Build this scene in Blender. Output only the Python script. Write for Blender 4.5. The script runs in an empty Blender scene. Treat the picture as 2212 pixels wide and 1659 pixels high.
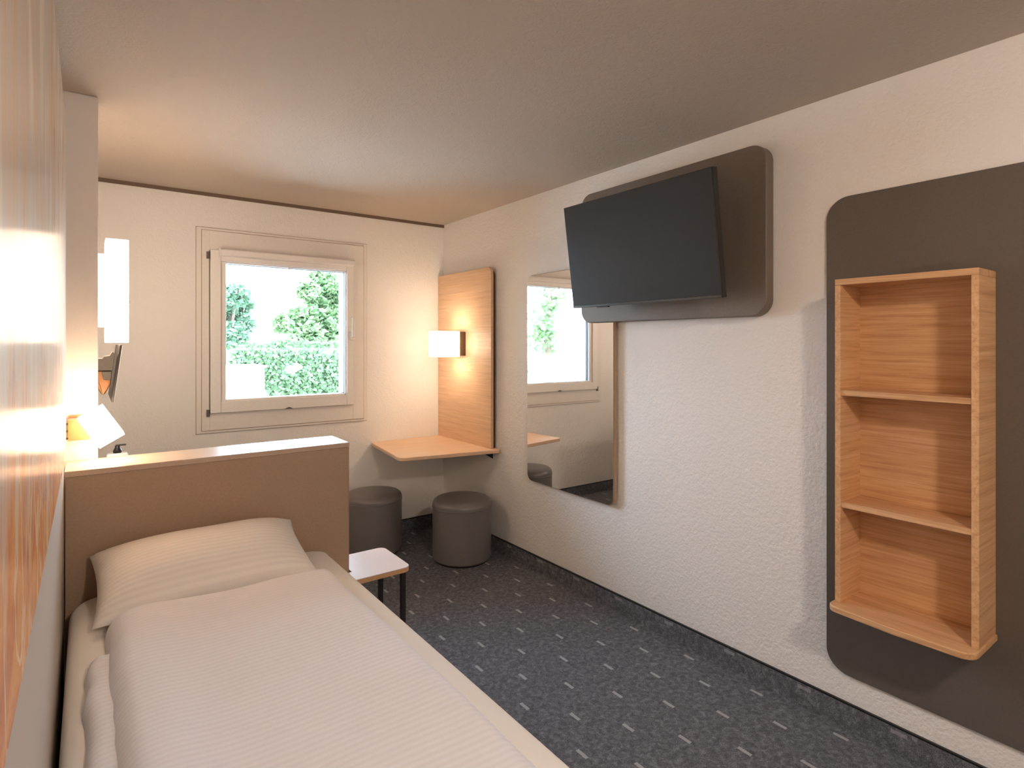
import bpy, bmesh, math, random
from mathutils import Vector, Matrix, noise

random.seed(7)
scene = bpy.context.scene
C = scene.collection

# ------------------------------------------------------------------ camera
YAW = math.atan(916 / 1245)
cam_d = bpy.data.cameras.new('camera')
cam_d.sensor_fit = 'HORIZONTAL'
cam_d.sensor_width = 36.0
cam_d.lens = 36.0 * 1245 / 2212
cam_d.shift_y = -87.5 / 2212
cam_d.clip_start = 0.01
cam_d.clip_end = 200
cam = bpy.data.objects.new('camera', cam_d)
cam.location = (0, 0, 1.509)
cam.rotation_euler = (math.pi / 2, 0, -YAW)
C.objects.link(cam)
scene.camera = cam

# ------------------------------------------------------------------ world, exposure
world = bpy.data.worlds.new('sky')
scene.world = world
world.use_nodes = True
bg = world.node_tree.nodes['Background']
bg.inputs['Color'].default_value = (0.66, 0.81, 1.0, 1)
bg.inputs['Strength'].default_value = 18.0
vs = scene.view_settings
vs.view_transform = 'Standard'
vs.look = 'None'
vs.gamma = 1.0
vs.use_curve_mapping = False
vs.exposure = 0.85
scene.cycles.use_denoising = True
scene.cycles.max_bounces = 10
scene.cycles.diffuse_bounces = 6
scene.cycles.glossy_bounces = 5
scene.cycles.transparent_max_bounces = 12
scene.cycles.sample_clamp_indirect = 6.0
scene.cycles.caustics_reflective = False

P_CEILING_LAMP = 190.0      # emission strength of the lit diffusers
P_READING = 13.0
P_BASIN = 6.0
P_DESK = 5.0

# window opening guides the sampling of the sky
pl = bpy.data.lights.new('window_portal', 'AREA')
pl.shape = 'RECTANGLE'
pl.size, pl.size_y = 0.90, 1.0
pl.cycles.is_portal = True
po = bpy.data.objects.new('window_portal', pl)
po.location = (1.14, 4.46, 1.59)
po.rotation_euler = (-math.pi / 2, 0, 0)
C.objects.link(po)

# ------------------------------------------------------------------ materials
def srgb(r, g, b):
    f = lambda c: c / 12.92 if c <= 0.04045 else ((c + 0.055) / 1.055) ** 2.4
    return (f(r / 255), f(g / 255), f(b / 255), 1)

MATS = {}
def base(name, col, rough=0.6, metal=0.0, coat=0.0, spec=0.5):
    m = bpy.data.materials.new(name)
    m.use_nodes = True
    b = m.node_tree.nodes['Principled BSDF']
    b.inputs['Base Color'].default_value = col
    b.inputs['Roughness'].default_value = rough
    b.inputs['Metallic'].default_value = metal
    b.inputs['Coat Weight'].default_value = coat
    b.inputs['Specular IOR Level'].default_value = spec
    MATS[name] = m
    return m, m.node_tree, b

def coords(nt, scale=(1, 1, 1)):
    tc = nt.nodes.new('ShaderNodeTexCoord')
    mp = nt.nodes.new('ShaderNodeMapping')
    mp.inputs['Scale'].default_value = scale
    nt.links.new(tc.outputs['Object'], mp.inputs['Vector'])
    return mp.outputs['Vector']

def noise_tex(nt, vec, scale, detail=4, rough=0.55, dist=0.0):
    n = nt.nodes.new('ShaderNodeTexNoise')
    n.inputs['Scale'].default_value = scale
    n.inputs['Detail'].default_value = detail
    n.inputs['Roughness'].default_value = rough
    n.inputs['Distortion'].default_value = dist
    nt.links.new(vec, n.inputs['Vector'])
    return n.outputs['Fac']

def ramp(nt, fac, stops):
    r = nt.nodes.new('ShaderNodeValToRGB')
    e = r.color_ramp.elements
    while len(e) < len(stops): e.new(0.5)
    for q, (p, c) in zip(e, stops):
        q.position = p; q.color = c
    nt.links.new(fac, r.inputs['Fac'])
    return r.outputs['Color']

def mixc(nt, fac, a, b, mode='MIX'):
    m = nt.nodes.new('ShaderNodeMix')
    m.data_type = 'RGBA'; m.blend_type = mode
    for s, v in ((m.inputs[0], fac), (m.inputs[6], a), (m.inputs[7], b)):
        if hasattr(v, 'is_output'): nt.links.new(v, s)
        else: s.default_value = v
    return m.outputs[2]

def math_n(nt, op, a, b=None, c=None):
    m = nt.nodes.new('ShaderNodeMath'); m.operation = op
    for i, v in enumerate((a, b, c)):
        if v is None: continue
        if hasattr(v, 'is_output'): nt.links.new(v, m.inputs[i])
        else: m.inputs[i].default_value = v
    return m.outputs[0]

def bump(nt, b, height, strength, dist=0.01):
    n = nt.nodes.new('ShaderNodeBump')
    n.inputs['Strength'].default_value = strength
    n.inputs['Distance'].default_value = dist
    nt.links.new(height, n.inputs['Height'])
    nt.links.new(n.outputs['Normal'], b.inputs['Normal'])

def sep(nt, vec):
    s = nt.nodes.new('ShaderNodeSeparateXYZ')
    nt.links.new(vec, s.inputs[0])
    return s.outputs

# textured paint
def paint(name, col, rough, scale, strength, dist=0.004):
    m, nt, b = base(name, col, rough)
    v = coords(nt)
    h = math_n(nt, 'ADD', noise_tex(nt, v, scale, 3), math_n(nt, 'MULTIPLY', noise_tex(nt, v, scale * 0.35, 2), 0.8))
    bump(nt, b, h, strength, dist)
    return m
paint('stucco', (0.80, 0.785, 0.77, 1), 0.75, 75, 0.6, 0.006)
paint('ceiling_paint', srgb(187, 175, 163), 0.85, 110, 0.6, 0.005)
paint('pier_paint', (0.74, 0.69, 0.65, 1), 0.7, 120, 0.2, 0.003)
paint('lining_paint', (0.50, 0.455, 0.42, 1), 0.6, 120, 0.1, 0.003)
paint('joint_paint', srgb(164, 142, 124), 0.8, 100, 0.1)
paint('gap_paint', srgb(110, 92, 78), 0.8, 100, 0.1)
paint('outside_render', (0.8, 0.8, 0.78, 1), 0.9, 60, 0.3)

# carpet with woven dashes
def carpet(name, vertical=False):
    m, nt, b = base(name, (0.04, 0.04, 0.045, 1), 0.95, spec=0.15)
    v = coords(nt)
    s = sep(nt, v)
    px, py = 0.1235, 0.3465
    if vertical: xs = math_n(nt, 'ADD', s['Z'], 1.463 + 2 * 0.1235 - 0.078)
    else: xs = s['X']
    i = math_n(nt, 'DIVIDE', math_n(nt, 'SUBTRACT', xs, 1.463), px)
    ir = math_n(nt, 'FLOOR', math_n(nt, 'ADD', i, 0.5))
    dx = math_n(nt, 'MULTIPLY', math_n(nt, 'ABSOLUTE', math_n(nt, 'SUBTRACT', i, ir)), px)
    par = math_n(nt, 'MULTIPLY', math_n(nt, 'FLOORED_MODULO', ir, 2.0), 0.5)
    j = math_n(nt, 'SUBTRACT', math_n(nt, 'DIVIDE', math_n(nt, 'SUBTRACT', s['Y'], 1.554), py), par)
    jr = math_n(nt, 'FLOOR', math_n(nt, 'ADD', j, 0.5))
    dy = math_n(nt, 'MULTIPLY', math_n(nt, 'ABSOLUTE', math_n(nt, 'SUBTRACT', j, jr)), py)
    wob = math_n(nt, 'MULTIPLY', math_n(nt, 'SUBTRACT', noise_tex(nt, v, 220, 2), 0.5), 0.006)
    dash = math_n(nt, 'MULTIPLY',
                  math_n(nt, 'LESS_THAN', math_n(nt, 'ADD', dx, wob), 0.0075),
                  math_n(nt, 'LESS_THAN', math_n(nt, 'ADD', dy, wob), 0.027))
    n1 = noise_tex(nt, v, 260, 4, 0.7)
    n2 = noise_tex(nt, v, 45, 4, 0.65, 0.6)
    f = math_n(nt, 'ADD', math_n(nt, 'MULTIPLY', n1, 0.55), math_n(nt, 'MULTIPLY', n2, 0.45))
    col = ramp(nt, f, [(0.34, srgb(64, 66, 71)), (0.5, srgb(102, 104, 111)), (0.66, srgb(154, 156, 163))])
    col = mixc(nt, math_n(nt, 'MULTIPLY', dash, 0.4 if vertical else 0.75), col, srgb(184, 185, 190))
    nt.links.new(col, b.inputs['Base Color'])
    bump(nt, b, n1, 0.8, 0.004)
    return m
carpet('carpet'); carpet('carpet_skirting', True)

# oak veneer, grain along one axis
def oak(name, axis, dark=1.0, pale=0.0):
    m, nt, b = base(name, srgb(205, 165, 122), 0.42, coat=0.05, spec=0.4)
    sc = [60, 60, 60]; sc['xyz'.index(axis)] = 2.2
    v = coords(nt, sc)
    n1 = noise_tex(nt, v, 1.0, 6, 0.62, 0.6)
    sc2 = [260, 260, 260]; sc2['xyz'.index(axis)] = 7
    n2 = noise_tex(nt, coords(nt, sc2), 1.0, 3, 0.6)
    f = math_n(nt, 'ADD', math_n(nt, 'MULTIPLY', n1, 0.65), math_n(nt, 'MULTIPLY', n2, 0.35))
    col = ramp(nt, f, [(0.3, srgb(172 * dark, 126 * dark, 86 * dark)), (0.5, srgb(204 * dark, 161 * dark, 119 * dark)), (0.7, srgb(222 * dark, 185 * dark, 147 * dark))])
    if pale: col = mixc(nt, pale, col, srgb(236, 214, 192))
    nt.links.new(col, b.inputs['Base Color'])
    bump(nt, b, n2, 0.12, 0.002)
    return m
oak('oak_y', 'y'); oak('oak_x', 'x'); oak('oak_z', 'z')
oak('oak_lamplit_x', 'x', 1.04, 0.45); oak('oak_lamplit_y', 'y', 1.0, 0.28)  # same oak around the desk lamp, with the lamp's light put into the colour

def plain(name, col, rough, metal=0.0, n=90, amt=0.05, bs=0.05, spec=0.5, coat=0.0):
    m, nt, b = base(name, col, rough, metal, coat, spec)
    v = coords(nt)
    f = noise_tex(nt, v, n, 3)
    lo = tuple(c * (1 - amt) for c in col[:3]) + (1,)
    hi = tuple(min(1, c * (1 + amt)) for c in col[:3]) + (1,)
    nt.links.new(ramp(nt, f, [(0.35, lo), (0.65, hi)]), b.inputs['Base Color'])
    if bs: bump(nt, b, f, bs, 0.002)
    return m
plain('taupe_board', srgb(112, 102, 93), 0.5, n=160, amt=0.06)
plain('dark_panel', srgb(96, 89, 83), 0.42, n=160, amt=0.05)
plain('headboard_board', srgb(164, 139, 117), 0.5, n=140, amt=0.05)
plain('headboard_top', srgb(184, 162, 142), 0.25, n=140, amt=0.04)
plain('vinyl', srgb(116, 111, 110), 0.29, n=420, amt=0.08, bs=0.15)
plain('vinyl_base', (0.01, 0.01, 0.01, 1), 0.7)
plain('white_plastic', (0.80, 0.78, 0.76, 1), 0.35, amt=0.02, bs=0.0)
plain('window_trim', (0.76, 0.73, 0.70, 1), 0.5, amt=0.02, bs=0.02)
plain('gasket', (0.08, 0.08, 0.08, 1), 0.6)
plain('black_plastic', (0.012, 0.012, 0.013, 1), 0.35)
plain('dark_metal', srgb(70, 66, 64), 0.35, metal=0.8)
plain('bronze', srgb(96, 74, 58), 0.4, metal=0.4)
plain('copper_brown', srgb(170, 118, 78), 0.35, metal=0.3)
plain('grey_plastic', srgb(98, 92, 86), 0.5)
plain('ceramic', (0.85, 0.85, 0.84, 1), 0.12, amt=0.01, bs=0.0)
plain('white_laminate', srgb(216, 200, 196), 0.28, n=60, amt=0.02, bs=0.0)
plain('screen', srgb(58, 59, 61), 0.5, n=60, amt=0.02, bs=0.0, spec=0.12)
plain('mirror_edge', srgb(178, 152, 124), 0.4)
plain('bark', srgb(96, 82, 70), 0.9, n=30, amt=0.3, bs=0.5)
plain('paving', srgb(190, 190, 186), 0.9, n=20, amt=0.08)
plain('soap_clear', (0.78, 0.82, 0.85, 1), 0.15, amt=0.01, bs=0.0)
m, nt, b = base('mirror_glass', (0.92, 0.93, 0.93, 1), 0.02, 1.0)
v = coords(nt); nt.links.new(ramp(nt, noise_tex(nt, v, 3, 1), [(0, (0.91, 0.92, 0.92, 1)), (1, (0.93, 0.94, 0.94, 1))]), b.inputs['Base Color'])

# window glass: clear, a thin reflection that grows at grazing angles
m = bpy.data.materials.new('pane_glass'); m.use_nodes = True; MATS['pane_glass'] = m
nt = m.node_tree; nt.nodes.remove(nt.nodes['Principled BSDF'])
tr = nt.nodes.new('ShaderNodeBsdfTransparent'); tr.inputs['Color'].default_value = (0.97, 0.99, 0.98, 1)
gl = nt.nodes.new('ShaderNodeBsdfGlossy'); gl.inputs['Roughness'].default_value = 0.03
fr = nt.nodes.new('ShaderNodeFresnel'); fr.inputs['IOR'].default_value = 1.45
mx = nt.nodes.new('ShaderNodeMixShader')
nt.links.new(fr.outputs[0], mx.inputs[0]); nt.links.new(tr.outputs[0], mx.inputs[1]); nt.links.new(gl.outputs[0], mx.inputs[2])
nt.links.new(mx.outputs[0], nt.nodes['Material Output'].inputs['Surface'])

# lit diffusers
def lamp_mat(name, col, strength):
    m, nt, b = base(name, (0.9, 0.88, 0.85, 1), 0.5)
    v = coords(nt)
    c = ramp(nt, noise_tex(nt, v, 30, 2), [(0.2, tuple(x * 0.97 for x in col[:3]) + (1,)), (0.8, col)])
    nt.links.new(c, b.inputs['Emission Color'])
    b.inputs['Emission Strength'].default_value = strength
    return m
lamp_mat('glow_ceiling', (1.0, 0.82, 0.66, 1), P_CEILING_LAMP)
lamp_mat('glow_reading', (1.0, 0.76, 0.52, 1), P_READING)
lamp_mat('glow_basin', (1.0, 0.77, 0.57, 1), P_BASIN)
lamp_mat('glow_desk_bulb', (1.0, 0.78, 0.55, 1), P_DESK * 9)
lamp_mat('glow_desk', (1.0, 0.79, 0.58, 1), P_DESK)

# woven satin-stripe bed linen; stripes run across the bed (a function of y)
def linen(name, col, pitch, contrast):
    m, nt, b = base(name, col, 0.75, spec=0.25)
    b.inputs['Sheen Weight'].default_value = 0.15
    v = coords(nt)
    s = sep(nt, v)
    w = math_n(nt, 'SINE', math_n(nt, 'MULTIPLY', s['Y'], 2 * math.pi / pitch))
    w = math_n(nt, 'ADD', math_n(nt, 'MULTIPLY', w, 0.5), 0.5)
    lo = tuple(c * (1 - contrast) for c in col[:3]) + (1,)
    c = ramp(nt, w, [(0.25, lo), (0.7, col)])
    nt.links.new(c, b.inputs['Base Color'])
    h = math_n(nt, 'ADD', math_n(nt, 'MULTIPLY', w, 0.5), noise_tex(nt, v, 18, 4))
    bump(nt, b, h, 0.25, 0.006)
    return m
linen('linen_stripe', (0.78, 0.785, 0.845, 1), 0.019, 0.045)  # white duvet; cold daylight put into the colour as a blue tint
linen('linen_pillow', (0.82, 0.785, 0.745, 1), 0.019, 0.055)
linen('linen_plain', (0.80, 0.775, 0.745, 1), 0.3, 0.0)
linen('upholstery', srgb(70, 62, 58), 0.4, 0.0)

# mural print: streaky cream above, rust and amber below
m, nt, b = base('mural_print', (0.8, 0.7, 0.6, 1), 0.55, coat=0.5, spec=0.3)
b.inputs['Coat Roughness'].default_value = 0.2
v = coords(nt)
s = sep(nt, v)
st = noise_tex(nt, coords(nt, (1, 3.2, 3.4)), 1.0, 8, 0.66, 2.2)
st2 = noise_tex(nt, coords(nt, (1, 7, 1.4)), 1.0, 7, 0.62, 1.2)
warm = ramp(nt, st, [(0.28, srgb(150, 84, 48)), (0.42, srgb(206, 122, 52)), (0.52, srgb(228, 160, 80)), (0.62, srgb(190, 128, 96)), (0.74, srgb(236, 204, 166))])
vn = noise_tex(nt, coords(nt, (1, 6, 1.6)), 1.0, 4, 0.5, 1.5)
vein = math_n(nt, 'LESS_THAN', math_n(nt, 'ABSOLUTE', math_n(nt, 'SUBTRACT', vn, 0.5)), 0.018)
warm = mixc(nt, math_n(nt, 'MULTIPLY', vein, 0.7), warm, srgb(240, 214, 180))
cool = ramp(nt, st2, [(0.3, srgb(176, 142, 112)), (0.45, srgb(214, 188, 160)), (0.55, srgb(206, 196, 190)), (0.7, srgb(232, 220, 200))])
zz = math_n(nt, 'ADD', math_n(nt, 'SUBTRACT', s['Z'], 0.0), math_n(nt, 'MULTIPLY', math_n(nt, 'SUBTRACT', st2, 0.5), 0.9))
fz = nt.nodes.new('ShaderNodeMapRange'); fz.inputs['From Min'].default_value = 0.12; fz.inputs['From Max'].default_value = 0.42
nt.links.new(zz, fz.inputs['Value'])
nt.links.new(mixc(nt, fz.outputs[0], warm, cool), b.inputs['Base Color'])

# leaves
def leafy(name, c1, c2, c3):
    m, nt, b = base(name, c2, 0.6)
    g = nt.nodes.new('ShaderNodeNewGeometry')
    col = ramp(nt, g.outputs['Random Per Island'], [(0.0, c1), (0.5, c2), (1.0, c3)])
    nt.links.new(col, b.inputs['Base Color'])
    t = nt.nodes.new('ShaderNodeBsdfTranslucent')
    nt.links.new(col, t.inputs['Color'])
    mx = nt.nodes.new('ShaderNodeMixShader'); mx.inputs[0].default_value = 0.4
    nt.links.new(b.outputs[0], mx.inputs[1]); nt.links.new(t.outputs[0], mx.inputs[2])
    nt.links.new(mx.outputs[0], nt.nodes['Material Output'].inputs['Surface'])
leafy('leaf_bright', srgb(72, 98, 62), srgb(98, 124, 82), srgb(134, 150, 106))
leafy('leaf_deep', srgb(58, 88, 66), srgb(82, 112, 86), srgb(114, 136, 106))
leafy('leaf_ivy', srgb(52, 78, 48), srgb(72, 98, 62), srgb(94, 114, 78))

# ------------------------------------------------------------------ helpers
def obj(name, bm, mat, parent=None, loc=None, smooth=35):
    """one mesh object; geometry is given in world coordinates"""
    org = Vector(loc) if loc is not None else (Vector(parent['org']) if parent is not None else Vector((0, 0, 0)))
    bmesh.ops.translate(bm, verts=bm.verts, vec=-org)
    me = bpy.data.meshes.new(name)
    bmesh.ops.recalc_face_normals(bm, faces=bm.faces)
    bm.to_mesh(me); bm.free()
    for p in me.polygons: p.use_smooth = True
    me.set_sharp_from_angle(angle=math.radians(smooth))
    me.materials.append(MATS[mat])
    o = bpy.data.objects.new(name, me)
    C.objects.link(o)
    if smooth == 35 and len(me.polygons) < 1500:
        wn = o.modifiers.new('weighted_normal', 'WEIGHTED_NORMAL')
        wn.keep_sharp = True; wn.weight = 90
    if parent is not None:
        o.parent = parent
        o.location = org - Vector(parent['org'])
    else:
        o.location = org
    o['org'] = tuple(org)
    return o

def tag(o, label=None, cat=None, group=None, kind=None):
    if label: o['label'] = label
    if cat: o['category'] = cat
    if group: o['group'] = group
    if kind: o['kind'] = kind
    return o

def thing(name, loc, label, cat, group=None):
    o = bpy.data.objects.new(name, None)
    o.empty_display_size = 0.05
    o.location = loc
    o['org'] = tuple(loc)
    C.objects.link(o)
    return tag(o, label, cat, group)

def box(x0, x1, y0, y1, z0, z1, bev=0.0, seg=2, bm=None):
    nb = bmesh.new()
    bmesh.ops.create_cube(nb, size=1)
    for v in nb.verts:
        v.co = Vector(((x0 + x1) / 2 + v.co.x * (x1 - x0), (y0 + y1) / 2 + v.co.y * (y1 - y0), (z0 + z1) / 2 + v.co.z * (z1 - z0)))
    if bev: bmesh.ops.bevel(nb, geom=nb.edges[:], offset=bev, segments=seg, profile=0.5, affect='EDGES')
    return join(bm, nb)

def join(bm, nb):
    if bm is None: return nb
    me = bpy.data.meshes.new('tmp'); nb.to_mesh(me); nb.free()
    bm.from_mesh(me); bpy.data.meshes.remove(me)
    return bm

def arc_poly(pts, radii, n=8):
    """round the corners of a 2-D polygon"""
    out = []
    N = len(pts)
    for i, p in enumerate(pts):
        r = radii[i] if isinstance(radii, (list, tuple)) else radii
        p = Vector(p)
        if r <= 0: out.append(p); continue
        a = (Vector(pts[i - 1]) - p).normalized(); c = (Vector(pts[(i + 1) % N]) - p).normalized()
        ang = a.angle(c); t = r / math.tan(ang / 2)
        s0, s1 = p + a * t, p + c * t
        ctr = p + (a + c).normalized() * (r / math.sin(ang / 2))
        v0, v1 = s0 - ctr, s1 - ctr
        sw = v0.angle_signed(v1)
        for k in range(n + 1):
            th = -sw * k / n
            out.append(ctr + Vector((v0.x * math.cos(th) - v0.y * math.sin(th), v0.x * math.sin(th) + v0.y * math.cos(th))))
    return out

def prism(poly, axis, a0, a1, bev=0.0, seg=2, bm=None):
    """extrude a 2-D outline along an axis: x -> (y,z), y -> (x,z), z -> (x,y)"""
    nb = bmesh.new()
    f = {'x': lambda p, a: (a, p[0], p[1]), 'y': lambda p, a: (p[0], a, p[1]), 'z': lambda p, a: (p[0], p[1], a)}[axis]
    A = [nb.verts.new(f(p, a0)) for p in poly]; B = [nb.verts.new(f(p, a1)) for p in poly]
    n = len(poly)
    fa = nb.faces.new(A); fb = nb.faces.new(B[::-1])
    for i in range(n): nb.faces.new((A[i], B[i], B[(i + 1) % n], A[(i + 1) % n]))
    bmesh.ops.recalc_face_normals(nb, faces=nb.faces)
    if bev:
        bmesh.ops.bevel(nb, geom=list(set(fa.edges) | set(fb.edges)), offset=bev, segments=seg, profile=0.5, affect='EDGES')
    return join(bm, nb)

def rrect(a0, a1, b0, b1, r, n=8):
    return arc_poly([(a0, b0), (a1, b0), (a1, b1), (a0, b1)], r, n)

def ring_frame(x0, x1, z0, z1, w, y0, y1, bev=0.002, bm=None):
    """a rectangular frame in the xz plane, four mitred-looking bars; w = (left, right, bottom, top)"""
    l, r, b, t = w
    bm = box(x0, x0 + l, y0, y1, z0, z1, bev, bm=bm)
    bm = box(x1 - r, x1, y0, y1, z0, z1, bev, bm=bm)
    bm = box(x0 + l, x1 - r, y0, y1, z0, z0 + b, bev, bm=bm)
    bm = box(x0 + l, x1 - r, y0, y1, z1 - t, z1, bev, bm=bm)
    return bm

def lathe(profile, cx, cy, n=48, bm=None, caps=True):
    nb = bmesh.new()
    rings = []
    for r, z in profile:
        if r < 1e-6: rings.append([nb.verts.new((cx, cy, z))])
        else: rings.append([nb.verts.new((cx + r * math.cos(2 * math.pi * k / n), cy + r * math.sin(2 * math.pi * k / n), z)) for k in range(n)])
    for a, b_ in zip(rings, rings[1:]):
        for k in range(n):
            k2 = (k + 1) % n
            if len(a) == 1: nb.faces.new((a[0], b_[k], b_[k2]))
            elif len(b_) == 1: nb.faces.new((a[k], a[k2], b_[0]))
            else: nb.faces.new((a[k], a[k2], b_[k2], b_[k]))
    bmesh.ops.recalc_face_normals(nb, faces=nb.faces)
    return join(bm, nb)

def tube(p0, p1, r, n=12, bm=None):
    nb = bmesh.new()
    p0, p1 = Vector(p0), Vector(p1); d = p1 - p0
    M = Matrix.Translation((p0 + p1) / 2) @ d.to_track_quat('Z', 'Y').to_matrix().to_4x4()
    bmesh.ops.create_cone(nb, cap_ends=True, segments=n, radius1=r, radius2=r, depth=d.length, matrix=M)
    return join(bm, nb)

# ------------------------------------------------------------------ room shell
WL, WR, WB, WF, HC = -0.088, 2.405, 4.24, -1.7, 2.5
st_ = lambda o: tag(o, kind='structure')
st_(obj('floor', box(WL - 0.15, WR + 0.15, WF - 0.15, WB + 0.25, -0.1, 0), 'carpet', loc=(0, 0, 0)))
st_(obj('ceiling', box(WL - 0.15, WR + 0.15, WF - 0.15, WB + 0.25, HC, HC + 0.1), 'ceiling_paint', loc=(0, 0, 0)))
st_(obj('wall_left', box(WL - 0.15, WL, WF, WB, 0, HC), 'stucco', loc=(0, 0, 0)))
st_(obj('wall_right', box(WR, WR + 0.15, WF, WB, 0, HC), 'stucco', loc=(0, 0, 0)))
st_(obj('wall_front', box(WL - 0.15, WR + 0.15, WF - 0.15, WF, 0, HC), 'stucco', loc=(0, 0, 0)))
OX0, OX1, OZ0, OZ1 = 0.665, 1.60, 1.07, 2.105
w = box(WL - 0.15, OX0, WB, WB + 0.25, 0, HC)
w = box(OX1, WR + 0.15, WB, WB + 0.25, 0, HC, bm=w)
w = box(OX0, OX1, WB, WB + 0.25, 0, OZ0, bm=w)
w = box(OX0, OX1, WB, WB + 0.25, OZ1, HC, bm=w)
st_(obj('wall_back', w, 'stucco', loc=(0, 0, 0)))
st_(obj('wall_pier', box(WL, 0.033, 2.855, 2.965, 0, HC, 0.004), 'pier_paint', loc=(0, 0, 0)))
st_(obj('trim_1', box(WL, WR, WB - 0.012, WB, HC - 0.022, HC), 'gap_paint', loc=(0, 0, 0)))

def skirting(name, x0, x1, y0, y1):
    o = st_(obj(name, box(x0, x1, y0, y1, 0, 0.094, 0.001), 'carpet_skirting', loc=(0, 0, 0)))
    obj('edge_strip', box(x0, x1, y0, y1, 0.094, 0.102, 0.002), 'black_plastic', o)
    return o
skirting('baseboard_right', WR - 0.012, WR, WF, WB - 0.012)
skirting('baseboard_back', 0.05, WR, WB - 0.012, WB)

# ------------------------------------------------------------------ window
win = thing('window_1', (1.145, WB, 0.919), None, None); tag(win, kind='structure')
obj('outer_moulding', ring_frame(0.567, 1.726, 0.919, 2.270, (0.030, 0.024, 0.016, 0.016), WB - 0.010, WB, 0.002), 'window_trim', win)
obj('casing_board', ring_frame(0.599, 1.700, 0.937, 2.252, (0.045, 0.085, 0.112, 0.126), WB - 0.016, WB, 0.0015), 'window_trim', win)
obj('fixed_frame', ring_frame(0.645, 1.612, 1.051, 2.124, (0.062, 0.052, 0.07, 0.07), WB - 0.040, WB + 0.06, 0.004), 'white_plastic', win)
obj('sash', ring_frame(0.706, 1.583, 1.075, 2.095, (0.035, 0.030, 0.062, 0.052), WB - 0.022, WB + 0.05, 0.004), 'white_plastic', win)
obj('gasket', ring_frame(0.739, 1.555, 1.135, 2.045, (0.004, 0.004, 0.004, 0.004), WB + 0.0, WB + 0.035, 0), 'gasket', win)
obj('pane', box(0.735, 1.56, WB + 0.018, WB + 0.024, 1.13, 2.05), 'pane_glass', win)
obj('outer_sill', box(OX0 + 0.002, OX1 - 0.002, WB + 0.06, WB + 0.29, OZ0 - 0.0, OZ0 + 0.015, 0.003), 'white_plastic', win)
bc = obj('blind_cassette', prism(arc_poly([(WB - 0.075, 2.085), (WB - 0.040, 2.085), (WB - 0.040, 2.132), (WB - 0.075, 2.132)], [0.012, 0, 0, 0.012], 5), 'x', 0.700, 1.606, 0.0015), 'white_plastic', win)
obj('end_cap', box(0.694, 0.700, WB - 0.077, WB - 0.040, 2.082, 2.135, 0.002), 'white_plastic', bc)
obj('end_cap', box(1.606, 1.612, WB - 0.077, WB - 0.040, 2.082, 2.135, 0.002), 'white_plastic', bc)
obj('blind_hem_bar', box(0.742, 1.552, WB - 0.034, WB - 0.024, 2.052, 2.074, 0.003), 'white_plastic', win)
obj('pull_tab', prism(arc_poly([(1.13, 2.052), (1.16, 2.052), (1.150, 2.030), (1.140, 2.030)], 0.003, 3), 'y', WB - 0.032, WB - 0.027, 0), 'white_plastic', win)
obj('sill_catch', prism(arc_poly([(1.11, 1.050), (1.17, 1.050), (1.145, 1.062), (1.135, 1.062)], 0.001, 2), 'y', WB - 0.046, WB - 0.038, 0), 'grey_plastic', win)
obj('joint_strip', ring_frame(0.5955, 1.7035, 0.9335, 2.2555, (0.004,) * 4, WB - 0.011, WB, 0), 'joint_paint', win)
obj('joint_strip', ring_frame(0.5640, 1.7290, 0.9160, 2.2730, (0.004,) * 4, WB - 0.003, WB, 0), 'joint_paint', win)
h = obj('handle', box(1.584, 1.604, WB - 0.088, WB - 0.066, 1.555, 1.70, 0.007, 3), 'white_plastic', win)
obj('handle_rosette', box(1.580, 1.608, WB - 0.068, WB - 0.039, 1.535, 1.60, 0.005), 'white_plastic', h)
for z in (2.085, 1.05):
    hg = obj('hinge', tube((0.633, WB - 0.026, z - 0.02), (0.633, WB - 0.026, z + 0.025), 0.010), 'grey_plastic', win)
obj('reveal_shadow_strip', box(0.640, 0.646, WB - 0.022, WB - 0.016, 1.05, 2.12, 0.0005), 'grey_plastic', win)

# ------------------------------------------------------------------ mural board on the left wall
mur = obj('mural_board', prism(arc_poly([(-1.2, 1.09), (2.715, 1.09), (2.715, 2.34), (-1.2, 2.34)], [0, 0.10, 0.10, 0], 8), 'x', WL + 0.001, -0.066, 0.004, 3), 'mural_print', loc=(-0.088, 0.9, 1.09))
tag(mur, 'glossy wall board printed with streaky amber and cream art above the bed', 'wall art')

st_(obj('trim_2', box(WL, -0.069, -1.2, 2.598, 0, 1.088, 0.002), 'lining_paint', loc=(0, 0, 0)))   # smooth lining under the mural

# ------------------------------------------------------------------ headboard partition
hb = thing('headboard', (0.45, 2.72, 0), 'tan brown headboard partition with a pale flat top behind the pillow', 'headboard')
obj('panel', box(-0.066, 0.972, 2.600, 2.828, 0.0, 1.030, 0.003), 'headboard_board', hb)
obj('top_board', box(-0.068, 0.976, 2.594, 2.832, 1.030, 1.052, 0.003), 'headboard_top', hb)
obj('end_strip', box(0.972, 0.976, 2.602, 2.826, 0.0, 1.028, 0.001), 'headboard_board', hb)

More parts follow.
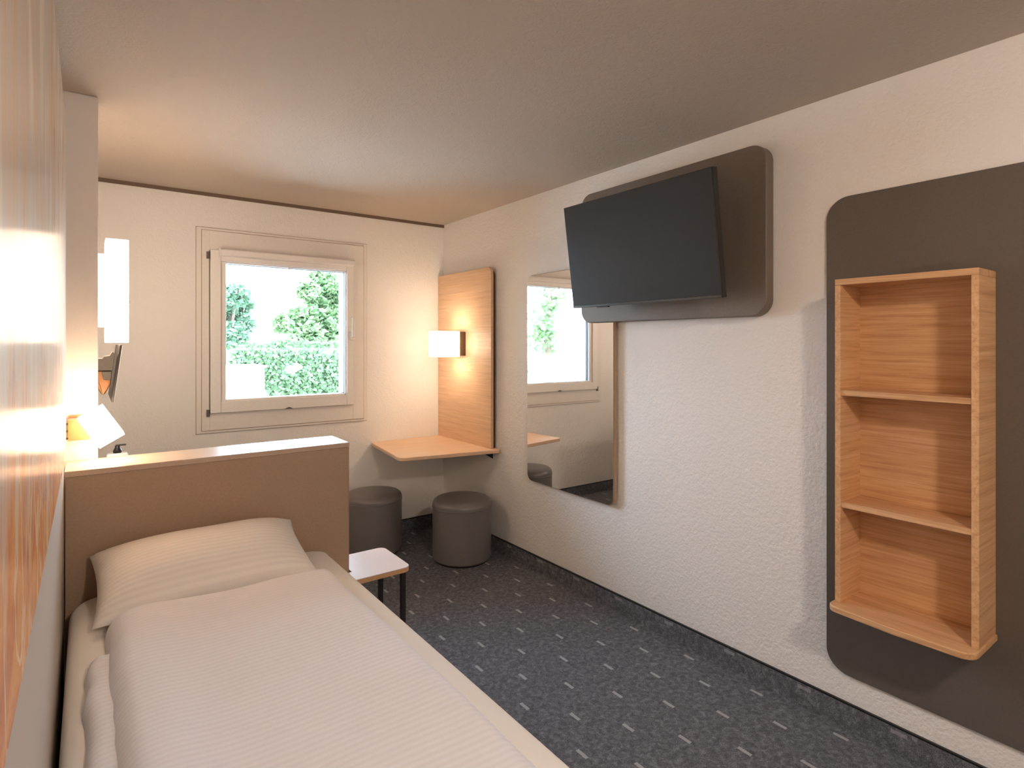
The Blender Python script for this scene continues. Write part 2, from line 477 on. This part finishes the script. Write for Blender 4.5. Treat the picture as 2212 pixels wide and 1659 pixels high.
# ------------------------------------------------------------------ bed
bed = thing('bed', (0.40, 1.56, 0), 'single bed with a white fitted sheet along the left wall', 'bed')
obj('base', box(-0.035, 0.835, 0.58, 2.57, 0.16, 0.33, 0.012), 'upholstery', bed)
for x in (0.02, 0.78):
    for y in (0.64, 2.50): obj('leg', box(x - 0.025, x + 0.025, y - 0.025, y + 0.025, 0, 0.16, 0.004), 'dark_metal', bed)
def mattress():
    poly = arc_poly([(-0.052, 0.56), (0.855, 0.56), (0.855, 2.588), (-0.052, 2.588)], [0.05, 0.05, 0.06, 0.09], 8)
    prof = [(0.03, 0.33), (0.008, 0.338), (0.0, 0.36), (0.0, 0.555), (0.006, 0.578), (0.018, 0.594), (0.036, 0.602), (0.07, 0.605)]
    nb = bmesh.new(); cx, cy = 0.40, 1.57
    rings = []
    for ins, z in prof:
        ring = []
        for p in poly:
            sx = (0.4535 - ins) / 0.4535; sy = (1.014 - ins) / 1.014
            x = cx + (p.x - 0.4015) * sx; y = cy + (p.y - 1.574) * sy
            nn = noise.noise(Vector((x * 3, y * 5, z * 2))) * 0.006 if 0.35 < z < 0.6 else 0
            ring.append(nb.verts.new((x + nn, y, z)))
        rings.append(ring)
    n = len(poly)
    for a, b_ in zip(rings, rings[1:]):
        for k in range(n): nb.faces.new((a[k], a[(k + 1) % n], b_[(k + 1) % n], b_[k]))
    nb.faces.new(rings[-1]); nb.faces.new(rings[0][::-1])
    return nb
obj('mattress', mattress(), 'linen_plain', bed, smooth=50)

# pillow
def pillow(w, d, t, nx=44, ny=30):
    nb = bmesh.new()
    top, bot = {}, {}
    for i in range(nx + 1):
        for j in range(ny + 1):
            a = -1 + 2 * i / nx; c = -1 + 2 * j / ny
            pinch_x = 1 - 0.055 * (1 - c * c) ; pinch_y = 1 - 0.05 * (1 - a * a)
            x = a * w / 2 * (1 - 0.04 * (1 - abs(c)) ) * (1 if abs(a) < 1 else 1)
            y = c * d / 2 * (1 - 0.05 * (1 - abs(a) ** 1.5))
            x = a * w / 2 * (1 - 0.05 * (1 - c * c) * abs(a))
            e = max(0.0, (1 - abs(a) ** 3.0)) ** 0.55 * max(0.0, (1 - abs(c) ** 2.6)) ** 0.55
            nz = noise.noise(Vector((x * 5, y * 6, 1.3))) * 0.010 * e
            ztop = t * 0.66 * e + nz; zb = -t * 0.34 * e
            top[i, j] = nb.verts.new((x, y, ztop + 0.004)); bot[i, j] = nb.verts.new((x, y, zb))
    for i in range(nx):
        for j in range(ny):
            nb.faces.new((top[i, j], top[i + 1, j], top[i + 1, j + 1], top[i, j + 1]))
            nb.faces.new((bot[i, j], bot[i, j + 1], bot[i + 1, j + 1], bot[i + 1, j]))
    bd = [(i, 0) for i in range(nx)] + [(nx, j) for j in range(ny)] + [(i, ny) for i in range(nx, 0, -1)] + [(0, j) for j in range(ny, 0, -1)]
    for k in range(len(bd)):
        p, q = bd[k], bd[(k + 1) % len(bd)]
        nb.faces.new((top[p], bot[p], bot[q], top[q]))
    return nb
pb = pillow(0.70, 0.39, 0.168)
pil = obj('pillow', pb, 'linen_pillow', loc=(0, 0, 0), smooth=80)
pil.location = (0.357, 2.377, 0.689)
pil.rotation_euler = (math.radians(17), 0, math.radians(1.0))
tag(pil, 'plump white striped pillow leaning against the headboard', 'pillow')

# duvet: folded lengthwise, lower layer peeping out on the wall side
def slab(x0, x1, y0, y1, zb, t, ex=3.2, nx=46, ny=90, seed=0.0, lr=0.06, amp=0.006, bulge=0.0, xl=None):
    nb = bmesh.new()
    top, bot = {}, {}
    for j in range(ny + 1):
        v = j / ny
        for i in range(nx + 1):
            u = i / nx
            # denser sampling near the borders
            uu = 0.5 - 0.5 * math.cos(math.pi * u); uu = 0.5 * uu + 0.5 * u
            vv = 0.5 - 0.5 * math.cos(math.pi * v); vv = 0.35 * vv + 0.65 * v
            x = x0 + (x1 - x0) * uu; y = y0 + (y1 - y0) * vv
            dl = min(1, (x - x0) / lr); dr = min(1, (x1 - x) / lr); de = min(1, (y1 - y) / (lr * 1.1)); ds = min(1, (y - y0) / lr)
            f = lambda q: math.sqrt(max(0, 1 - (1 - q) ** 2))
            e = f(dl) * f(dr) * f(de) * f(ds)
            wav = noise.noise(Vector((x * 4 + seed, y * 3, seed))) * amp * e
            wx = (noise.noise(Vector((0.5 + seed, y * 4.5, 3.1))) * 0.012 + noise.noise(Vector((2.5 + seed, y * 14, 7.1))) * amp * 0.5) * (1 - uu) + noise.noise(Vector((9.5 + seed, y * 2.5, 3.1))) * 0.006 * uu
            lump = bulge * math.exp(-((x - x0 - 0.09) / 0.07) ** 2) * e
            hz = t * e + wav + lump
            top[i, j] = nb.verts.new((x + wx, y + noise.noise(Vector((x * 5, 1.0, seed))) * 0.008 * vv, zb + 0.002 + max(0.0, hz)))
            bot[i, j] = nb.verts.new((x + wx, y + noise.noise(Vector((x * 5, 1.0, seed))) * 0.008 * vv, zb))
    for i in range(nx):
        for j in range(ny):
            nb.faces.new((top[i, j], top[i + 1, j], top[i + 1, j + 1], top[i, j + 1]))
            nb.faces.new((bot[i, j], bot[i, j + 1], bot[i + 1, j + 1], bot[i + 1, j]))
    bd = [(i, 0) for i in range(nx)] + [(nx, j) for j in range(ny)] + [(i, ny) for i in range(nx, 0, -1)] + [(0, j) for j in range(ny, 0, -1)]
    for k in range(len(bd)):
        p, q = bd[k], bd[(k + 1) % len(bd)]
        nb.faces.new((top[p], bot[p], bot[q], top[q]))
    return nb
dv = thing('duvet', (0.4, 1.3, 0.606), 'white duvet with fine woven stripes folded lengthwise over the bed', 'duvet')
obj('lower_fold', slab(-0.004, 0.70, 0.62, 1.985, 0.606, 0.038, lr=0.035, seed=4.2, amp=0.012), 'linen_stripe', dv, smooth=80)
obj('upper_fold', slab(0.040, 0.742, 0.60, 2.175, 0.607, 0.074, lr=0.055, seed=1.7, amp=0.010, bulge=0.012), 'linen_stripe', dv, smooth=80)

# ------------------------------------------------------------------ bedside table
nt_ = thing('bedside_table', (1.10, 2.66, 0), 'small pale-topped bedside table on thin dark legs beside the headboard', 'table')
poly = arc_poly([(0.985, 2.812), (0.985, 2.590), (0.885, 2.590), (0.885, 2.490), (1.238, 2.490), (1.238, 2.812)], [0.0, 0, 0, 0.01, 0.035, 0.035], 6)
obj('tabletop', prism(poly, 'z', 0.4475, 0.4515, 0.0008), 'white_laminate', nt_)
obj('top_edging', prism(poly, 'z', 0.428, 0.4475, 0.001), 'oak_x', nt_)
for x, y in ((1.208, 2.520), (1.208, 2.780), (1.015, 2.780), (0.915, 2.515)):
    obj('leg', box(x - 0.011, x + 0.011, y - 0.011, y + 0.011, 0, 0.428, 0.002), 'dark_metal', nt_)
obj('rail', box(1.015, 1.208, 2.773, 2.787, 0.405, 0.428, 0.002), 'dark_metal', nt_)

# ------------------------------------------------------------------ stools
R = 0.205
stool = thing('stool', (0, 0, 0), 'round taupe vinyl stool by the right wall, in front of the wall mirror', 'stool', 'upholstered stools under the corner desk')
prof = [(0, 0.012), (R - 0.012, 0.012), (R - 0.004, 0.018), (R, 0.03), (R, 0.2), (R + 0.001, 0.372)]
obj('body', lathe(prof + [(R - 0.002, 0.376), (0, 0.376)], 0, 0, 64), 'vinyl', stool)
cap = [(0, 0.376), (R - 0.002, 0.376), (R + 0.002, 0.381), (R + 0.002, 0.396), (R - 0.006, 0.414), (R - 0.024, 0.427), (R - 0.06, 0.434), (R - 0.12, 0.437), (0, 0.438)]
seat = obj('seat', lathe(cap, 0, 0, 64), 'vinyl', stool)
obj('seam', lathe([(R + 0.0005, 0.372), (R + 0.0035, 0.375), (R + 0.0035, 0.378), (R + 0.0005, 0.381)], 0, 0, 64), 'vinyl', seat)
obj('base', lathe([(0, 0), (R - 0.02, 0), (R - 0.016, 0.012), (0, 0.012)], 0, 0, 64), 'vinyl_base', stool)
def copy_tree(o, parent=None):
    c = o.copy(); C.objects.link(c); c.parent = parent
    for ch in o.children: copy_tree(ch, c)
    return c
st2 = copy_tree(stool)
stool.location = (2.118, 3.472, 0)
st2.location = (1.675, 3.985, 0)
tag(st2, 'round taupe vinyl stool half hidden behind the headboard, under the window')

# ------------------------------------------------------------------ corner desk and its back panel
dz = 0.745
desk = thing('corner_desk', (2.05, 3.9, dz), 'oak corner desk shelf fixed in the corner right of the window', 'desk')
poly = arc_poly([(WR - 0.002, WB - 0.001), (1.762, WB - 0.001), (1.672, 3.535), (2.385, 3.395), (WR - 0.002, 3.42)], [0, 0.02, 0.05, 0.012, 0], 7)
obj('desktop', prism(poly, 'z', dz - 0.026, dz, 0.005, 3), 'oak_lamplit_x', desk)
br = obj('bracket', box(WR - 0.10, WR - 0.001, 3.50, 3.515, dz - 0.034, dz - 0.026, 0.001), 'black_plastic', desk)
obj('brace', prism([(WR - 0.09, dz - 0.034), (WR - 0.001, dz - 0.034), (WR - 0.001, dz - 0.085)], 'y', 3.504, 3.511), 'black_plastic', br)
obj('bracket', box(1.90, 1.915, WB - 0.10, WB - 0.001, dz - 0.060, dz - 0.026, 0.001), 'black_plastic', desk)

pn = thing('desk_back_panel', (2.38, 3.84, dz), 'tall oak back panel with a rounded corner standing on the corner desk', 'panel')
obj('board', prism(arc_poly([(WB - 0.002, dz), (3.452, dz), (3.452, 2.068), (WB - 0.002, 2.068)], [0, 0.002, 0.05, 0.0], 8), 'x', 2.352, 2.374, 0.003), 'oak_lamplit_y', pn)
obj('backing', prism(arc_poly([(WB - 0.004, dz), (3.475, dz), (3.475, 2.048), (WB - 0.004, 2.048)], [0, 0.002, 0.045, 0.0], 8), 'x', 2.374, WR - 0.001, 0), 'bronze', pn)  # dark board added to read as the shadow gap behind the panel

dl = thing('desk_lamp', (2.352, 3.86, 1.41), 'square white wall lamp glowing on the oak panel above the desk', 'lamp')
obj('bracket', box(2.288, 2.3525, 3.800, 3.925, 1.415, 1.598, 0.003), 'bronze', dl)
def shade_shell(x0, x1, y0, y1, z0, z1, t):
    bm = box(x0, x0 + t, y0, y1, z0, z1)
    bm = box(x0, x1, y0, y0 + t, z0, z1, bm=bm)
    bm = box(x0, x1, y1 - t, y1, z0, z1, bm=bm)
    return box(x1 - t, x1, y0, y1, z0, z1, bm=bm)
obj('shade', shade_shell(2.108, 2.287, 3.785, 3.94, 1.408, 1.602, 0.004), 'glow_desk', dl)
obj('bulb', lathe([(0, 1.45), (0.02, 1.46), (0.03, 1.49), (0.03, 1.52), (0.02, 1.55), (0, 1.56)], 2.235, 3.86, 16), 'glow_desk_bulb', dl)

# ------------------------------------------------------------------ wall mirror
mi = thing('wall_mirror', (2.39, 3.06, 0.6), 'tall frameless mirror with rounded corners on the right wall below the television', 'mirror')
obj('backing', prism(rrect(2.262, 3.062, 0.592, 1.965, 0.05), 'x', 2.384, WR - 0.001, 0.002), 'mirror_edge', mi)
obj('glass', prism(rrect(2.266, 3.058, 0.596, 1.961, 0.047), 'x', 2.379, 2.3838, 0), 'mirror_glass', mi)
mi.rotation_euler.z = math.radians(-0.55)   # the near end stands a little off the wall

# ------------------------------------------------------------------ television on its board
tb = obj('television_board', prism(rrect(1.345, 2.50, 1.628, 2.378, 0.075, 10), 'x', 2.345, WR - 0.001, 0.006, 3), 'taupe_board', loc=(2.38, 1.92, 1.628))
tag(tb, 'dark taupe rounded wall board mounted behind the television', 'wall board')
tv = thing('television', (2.344, 1.90, 1.97), 'flat black television tilted forward on the taupe rounded board', 'television')
M = Matrix.Translation((2.128, 1.903, 1.975)) @ Matrix.Rotation(math.radians(-7.6), 4, 'Y')
def tilt(bm):
    bmesh.ops.transform(bm, matrix=M, verts=bm.verts); return bm
obj('housing', tilt(box(0.0, 0.034, -0.466, 0.466, -0.275, 0.275, 0.004)), 'black_plastic', tv)
obj('rear_cover', tilt(box(0.034, 0.066, -0.30, 0.30, -0.22, 0.14, 0.012)), 'black_plastic', tv)
obj('screen', tilt(box(-0.0015, 0.001, -0.460, 0.460, -0.262, 0.269, 0.0005)), 'screen', tv)
obj('bezel', tilt(box(-0.003, 0.002, -0.464, 0.464, -0.2735, -0.2625, 0.001)), 'black_plastic', tv)
obj('sensor', tilt(box(-0.004, 0.012, 0.20, 0.28, -0.281, -0.275, 0.002)), 'black_plastic', tv)
obj('wall_bracket', box(2.17, 2.344, 1.80, 2.00, 1.90, 2.04, 0.005), 'black_plastic', tv)

# ------------------------------------------------------------------ dark wall panel and shelf unit
dp = obj('wall_panel', prism(rrect(-0.55, 1.118, 0.210, 2.086, 0.085, 10), 'x', 2.391, WR - 0.001, 0.003), 'dark_panel', loc=(2.40, 0.3, 0.21))
tag(dp, 'large flat dark brown wall panel with rounded corners behind the oak shelves', 'wall panel')

su = thing('shelf_unit', (2.30, 0.79, 0.55), 'open oak shelf unit with three compartments on the dark wall panel', 'shelf')
FX, BX, Y0, Y1, Z0, Z1 = 2.222, 2.390, 0.580, 1.008, 0.560, 1.745
obj('side_panel', box(FX, BX, Y0, Y0 + 0.020, Z0, Z1 - 0.022, 0.0015), 'oak_x', su)
obj('side_panel', box(FX, BX, Y1 - 0.020, Y1, Z0, Z1 - 0.022, 0.0015), 'oak_x', su)
obj('top_board', box(FX, BX, Y0, Y1, Z1 - 0.022, Z1, 0.0015), 'oak_y', su)
obj('back_panel', box(BX - 0.008, BX, Y0 + 0.020, Y1 - 0.020, Z0, Z1 - 0.022), 'oak_y', su)
for z in (1.338, 0.928):
    obj('shelf', box(FX + 0.004, BX - 0.008, Y0 + 0.020, Y1 - 0.020, z - 0.020, z, 0.0012), 'oak_y', su)
poly = arc_poly([(BX, Y0 - 0.004), (FX - 0.058, Y0 - 0.004), (FX - 0.066, (Y0 + Y1) / 2), (FX - 0.052, Y1 + 0.006), (BX, Y1 + 0.006)], [0, 0.045, 0.35, 0.035, 0], 9)
obj('bottom_board', prism(poly, 'z', Z0 - 0.022, Z0, 0.004, 3), 'oak_y', su)

# ------------------------------------------------------------------ reading lamp over the headboard
rl = thing('reading_lamp', (0.0, 2.80, 1.14), 'bright tilted square reading lamp above the left end of the headboard', 'lamp')
obj('wall_plate', box(-0.060, 0.022, 2.838, 2.854, 1.135, 1.228, 0.002), 'copper_brown', rl)
obj('arm', box(-0.062, 0.008, 2.745, 2.838, 1.140, 1.220, 0.003), 'copper_brown', rl)
for z in (1.15, 1.178, 1.205):
    obj('screw', tube((-0.064, 2.742, z), (-0.064, 2.748, z), 0.004, 10), 'black_plastic', rl)
sh = shade_shell(-0.045, 0.045, -0.045, 0.045, -0.066, 0.066, 0.004)
bmesh.ops.transform(sh, matrix=Matrix.Translation((0.041, 2.715, 1.193)) @ Matrix.Rotation(math.radians(-31), 4, 'Y'), verts=sh.verts)
obj('shade', sh, 'glow_reading', rl)
bb = lathe([(0, -0.03), (0.02, -0.02), (0.025, 0), (0.02, 0.02), (0, 0.03)], 0, 0, 14)
bmesh.ops.translate(bb, verts=bb.verts, vec=(0.041, 2.715, 1.193))
obj('bulb', bb, 'glow_reading', rl)

# ------------------------------------------------------------------ washbasin corner behind the pier
bl = thing('washbasin_lamp', (0.0, 3.2, 1.51), 'tall bright white box lamp glowing behind the wall pier', 'lamp')
obj('housing', box(WL + 0.001, 0.062, 3.10, 3.30, 1.585, 1.903, 0.004), 'glow_basin', bl)
obj('diffuser', box(0.062, 0.148, 3.10, 3.30, 1.513, 1.973, 0.003), 'glow_basin', bl)
obj('switch', box(0.148, 0.154, 3.14, 3.16, 1.69, 1.705, 0.002), 'grey_plastic', bl)

tm = thing('tilting_mirror', (0.0, 3.3, 1.26), 'tilted mirror seen edge-on with a grey bracket under the bright box lamp', 'mirror')
Mt = Matrix.Translation((0.1015, 3.30, 1.378)) @ Matrix.Rotation(math.radians(7.2), 4, 'Y')
g = box(-0.004, 0.004, -0.25, 0.25, -0.125, 0.125, 0.001)
bmesh.ops.transform(g, matrix=Mt, verts=g.verts)
obj('plate', g, 'dark_metal', tm)
g = box(0.004, 0.006, -0.248, 0.248, -0.123, 0.123)
bmesh.ops.transform(g, matrix=Mt, verts=g.verts)
obj('glass', g, 'mirror_glass', tm)
obj('bracket', prism(arc_poly([(WL + 0.001, 1.39), (0.088, 1.39), (0.096, 1.46), (0.088, 1.475), (0.078, 1.455), (0.055, 1.452), (0.052, 1.443), (WL + 0.001, 1.44)], 0.003, 3), 'y', 3.10, 3.22, 0.002), 'grey_plastic', tm)
kn = obj('pivot', prism(arc_poly([(0.02, 1.388), (0.086, 1.388), (0.082, 1.33), (0.060, 1.285), (0.048, 1.285), (0.034, 1.31)], 0.004, 4), 'y', 3.11, 3.20, 0.006), 'copper_brown', tm)
obj('pivot_cap', prism(arc_poly([(0.046, 1.386), (0.085, 1.386), (0.083, 1.345), (0.055, 1.35)], 0.004, 3), 'y', 3.105, 3.12, 0.003), 'grey_plastic', kn)

wb = thing('washbasin', (0.15, 3.32, 0.72), 'white ceramic washbasin tucked behind the headboard partition', 'washbasin')
def basin():
    nb = bmesh.new()
    out = rrect(WL + 0.001, 0.36, 3.0, 3.64, 0.04, 6); inn = rrect(WL + 0.10, 0.33, 3.14, 3.60, 0.07, 6)
    low = rrect(WL + 0.15, 0.28, 3.19, 3.55, 0.06, 6); bot = rrect(WL + 0.001, 0.30, 3.05, 3.59, 0.05, 6)
    R_ = [[nb.verts.new((p.x, p.y, z)) for p in q] for q, z in ((bot, 0.72), (out, 0.84), (out, 0.868), (inn, 0.868), (low, 0.76))]
    n = len(R_[0])
    for a, b_ in zip(R_, R_[1:]):
        for k in range(n): nb.faces.new((a[k], a[(k + 1) % n], b_[(k + 1) % n], b_[k]))
    nb.faces.new(R_[0]); nb.faces.new(R_[-1])
    return nb
obj('bowl', basin(), 'ceramic', wb)

sd = thing('soap_dispenser', (0.104, 3.06, 0.868), 'clear soap bottle with a black pump just showing over the headboard', 'soap dispenser')
obj('bottle', box(0.064, 0.144, 3.035, 3.085, 0.868, 1.030, 0.008, 3), 'soap_clear', sd)
pu = obj('pump', lathe([(0, 1.030), (0.016, 1.030), (0.017, 1.040), (0.010, 1.052), (0.009, 1.062), (0, 1.062)], 0.104, 3.06, 20), 'black_plastic', sd)
obj('nozzle', box(0.098, 0.136, 3.054, 3.066, 1.060, 1.067, 0.002), 'black_plastic', pu)

# ------------------------------------------------------------------ ceiling lamp in the entry, behind the viewpoint
cl = thing('ceiling_lamp', (0.66, -0.80, HC), 'round flush ceiling lamp in the entry', 'lamp')
obj('base', lathe([(0, HC - 0.001), (0.11, HC - 0.001), (0.11, HC - 0.022), (0, HC - 0.022)], 0.66, -0.80, 40), 'white_plastic', cl)
obj('diffuser', lathe([(0.10, HC - 0.022), (0.10, HC - 0.05), (0.085, HC - 0.075), (0.05, HC - 0.088), (0, HC - 0.09)], 0.66, -0.80, 40), 'glow_ceiling', cl)

# ------------------------------------------------------------------ outside
st_(obj('ground', box(-30, 40, WB + 0.25, 60, -0.35, -0.25), 'paving', loc=(0, 0, 0)))

def leaves(centres, n, size, bm=None):
    """leaf blades scattered through ellipsoids (cx,cy,cz,rx,ry,rz)"""
    vs_, fs = [], []
    tot = sum(c[3] * c[5] for c in centres)
    for c in centres:
        for _ in range(max(4, int(n * c[3] * c[5] / tot))):
            while True:
                p = Vector((random.uniform(-1, 1), random.uniform(-1, 1), random.uniform(-1, 1)))
                if 0.25 < p.length < 1: break
            p = Vector((c[0] + p.x * c[3], c[1] + p.y * c[4], c[2] + p.z * c[5]))
            s_ = size * random.uniform(0.6, 1.3)
            a = Vector((random.gauss(0, 1), random.gauss(0, 1), random.gauss(0, 0.7))).normalized()
            b_ = a.cross(Vector((random.gauss(0, 1), random.gauss(0, 1), random.gauss(0, 1)))).normalized()
            k = len(vs_)
            vs_ += [p - a * s_, p + b_ * s_ * 0.45, p + a * s_, p - b_ * s_ * 0.45]
            fs.append((k, k + 1, k + 2, k + 3))
    nb = bmesh.new()
    V = [nb.verts.new(p) for p in vs_]
    for f in fs: nb.faces.new([V[i] for i in f])
    return nb

def tree(x, y, z0, h, blobs, n, size, mat, label, name='tree', cat='tree', group='trees outside the window'):
    t = thing(name, (x, y, z0), label, cat, group)
    bm = lathe([(0.16, z0), (0.12, z0 + h * 0.4), (0.07, z0 + h * 0.75), (0.0, z0 + h)], x, y, 10)
    tr = obj('trunk', bm, 'bark', t)
    bms = None
    for bl_ in blobs[:6]:
        bms = tube((x, y, z0 + h * 0.45), (bl_[0], bl_[1], bl_[2]), 0.035, 6, bms)
    obj('branches', bms, 'bark', t)
    f = obj('foliage', leaves(blobs, n, size), mat, t)
    f['kind'] = 'stuff'
    return t

def at(u, v, y):
    t, w_ = (u - 1106) / 1245, (742 - v) / 1245
    s_, c_ = math.sin(YAW), math.cos(YAW)
    rx, ry = s_ + c_ * t, c_ - s_ * t
    k = y / ry
    return Vector((rx * k, y, 1.509 + w_ * k))

# broad tree on the right of the view
def blobs_from(spec, y):
    out = []
    for (u, v, r) in spec:
        p = at(u, v, y); k = r / 1245 * y / 0.95
        out.append((p.x, y + random.uniform(-0.6, 0.6), p.z, k, k * 0.9, k * 0.85))
    return out
Yt = 15.0
sp = [(690, 610, 34), (655, 630, 26), (725, 640, 30), (640, 690, 32), (615, 700, 24), (680, 680, 40), (720, 700, 36), (700, 725, 40), (650, 722, 34), (760, 660, 40), (760, 720, 40), (790, 640, 50)]
b0 = at(690, 742, Yt)
tree(b0.x, Yt, -0.25, 4.2, blobs_from(sp, Yt), 9000, 0.10, 'leaf_bright', 'broad leafy tree on the right of the window view')
sp = [(500, 640, 26), (485, 690, 36), (520, 700, 28), (530, 660, 20), (470, 650, 40), (495, 725, 30), (450, 700, 50)]
b0 = at(498, 742, Yt + 1.5)
tree(b0.x, Yt + 1.5, -0.25, 4.0, blobs_from(sp, Yt + 1.5), 5000, 0.09, 'leaf_deep', 'bluish green tree on the left of the window view')

# ivy-clad boundary wall
Yh = 10.0
h0, h1 = at(505, 742, Yh).x, at(900, 742, Yh).x
iv = thing('ivy_wall', ((h0 + h1) / 2, Yh + 0.2, -0.25), 'low ivy covered boundary wall below the trees outside the window', 'wall')
obj('wall_core', box(h0, h1, Yh + 0.05, Yh + 0.35, -0.25, 1.42, 0.02), 'outside_render', iv)
def ivy():
    vs_, fs = [], []
    for _ in range(13000):
        x = random.uniform(h0 - 0.05, h1 + 0.05); z = random.uniform(-0.25, 1.55 + 0.12 * noise.noise(Vector((x * 2, 0, 0))))
        if noise.noise(Vector((x * 1.6, z * 3.5, 5.0))) < -0.38: continue
        p = Vector((x, Yh + random.uniform(-0.12, 0.06) + (0.15 if z > 1.42 else 0), z))
        s_ = random.uniform(0.025, 0.05)
        a = Vector((random.gauss(0, 1), random.gauss(0, 0.5), random.gauss(0, 1))).normalized()
        n_ = Vector((random.gauss(0, 0.4), -1, random.gauss(0.5, 0.4))).normalized()
        b_ = a.cross(n_).normalized()
        k = len(vs_)
        vs_ += [p - a * s_, p + b_ * s_ * 0.7, p + a * s_, p - b_ * s_ * 0.7]; fs.append((k, k + 1, k + 2, k + 3))
    nb = bmesh.new(); V = [nb.verts.new(p) for p in vs_]
    for f in fs: nb.faces.new([V[i] for i in f])
    return nb
f = obj('ivy_leaves', ivy(), 'leaf_ivy', iv); f['kind'] = 'stuff'

# white cabinet in front of the ivy
c0, c1 = at(440, 742, 8.0).x, at(572, 742, 8.0).x
cz = at(530, 790, 8.0).z
cb = thing('meter_cabinet', ((c0 + c1) / 2, 8.3, -0.25), 'plain white box cabinet at the lower left of the window view', 'cabinet')
obj('body', box(c0, c1, 8.0, 8.6, -0.25, cz - 0.03, 0.01), 'white_plastic', cb)
obj('lid', box(c0 - 0.02, c1 + 0.02, 7.97, 8.63, cz - 0.03, cz, 0.008), 'white_plastic', cb)

# planting seen in the wall mirror, far to the left of the window
tree(-5.4, 12.5, -0.25, 5.0, [(-5.2, 12.4, 2.2, 0.5, 0.5, 0.6), (-5.6, 12.6, 3.2, 0.5, 0.5, 0.5), (-5.3, 12.5, 1.6, 0.6, 0.5, 0.4), (-5.8, 12.5, 2.6, 0.4, 0.4, 0.4)], 900, 0.12, 'leaf_bright', 'slender tree reflected in the wall mirror')
tree(-3.0, 11.5, -0.25, 1.8, [(-3.0, 11.4, 0.9, 0.5, 0.4, 0.3), (-3.4, 11.5, 0.8, 0.5, 0.4, 0.25), (-2.6, 11.5, 1.1, 0.3, 0.3, 0.3)], 700, 0.10, 'leaf_deep', 'low shrub reflected at the lower left of the wall mirror', 'shrub', 'shrub', None)

for o in bpy.data.objects:
    if 'org' in o: del o['org']
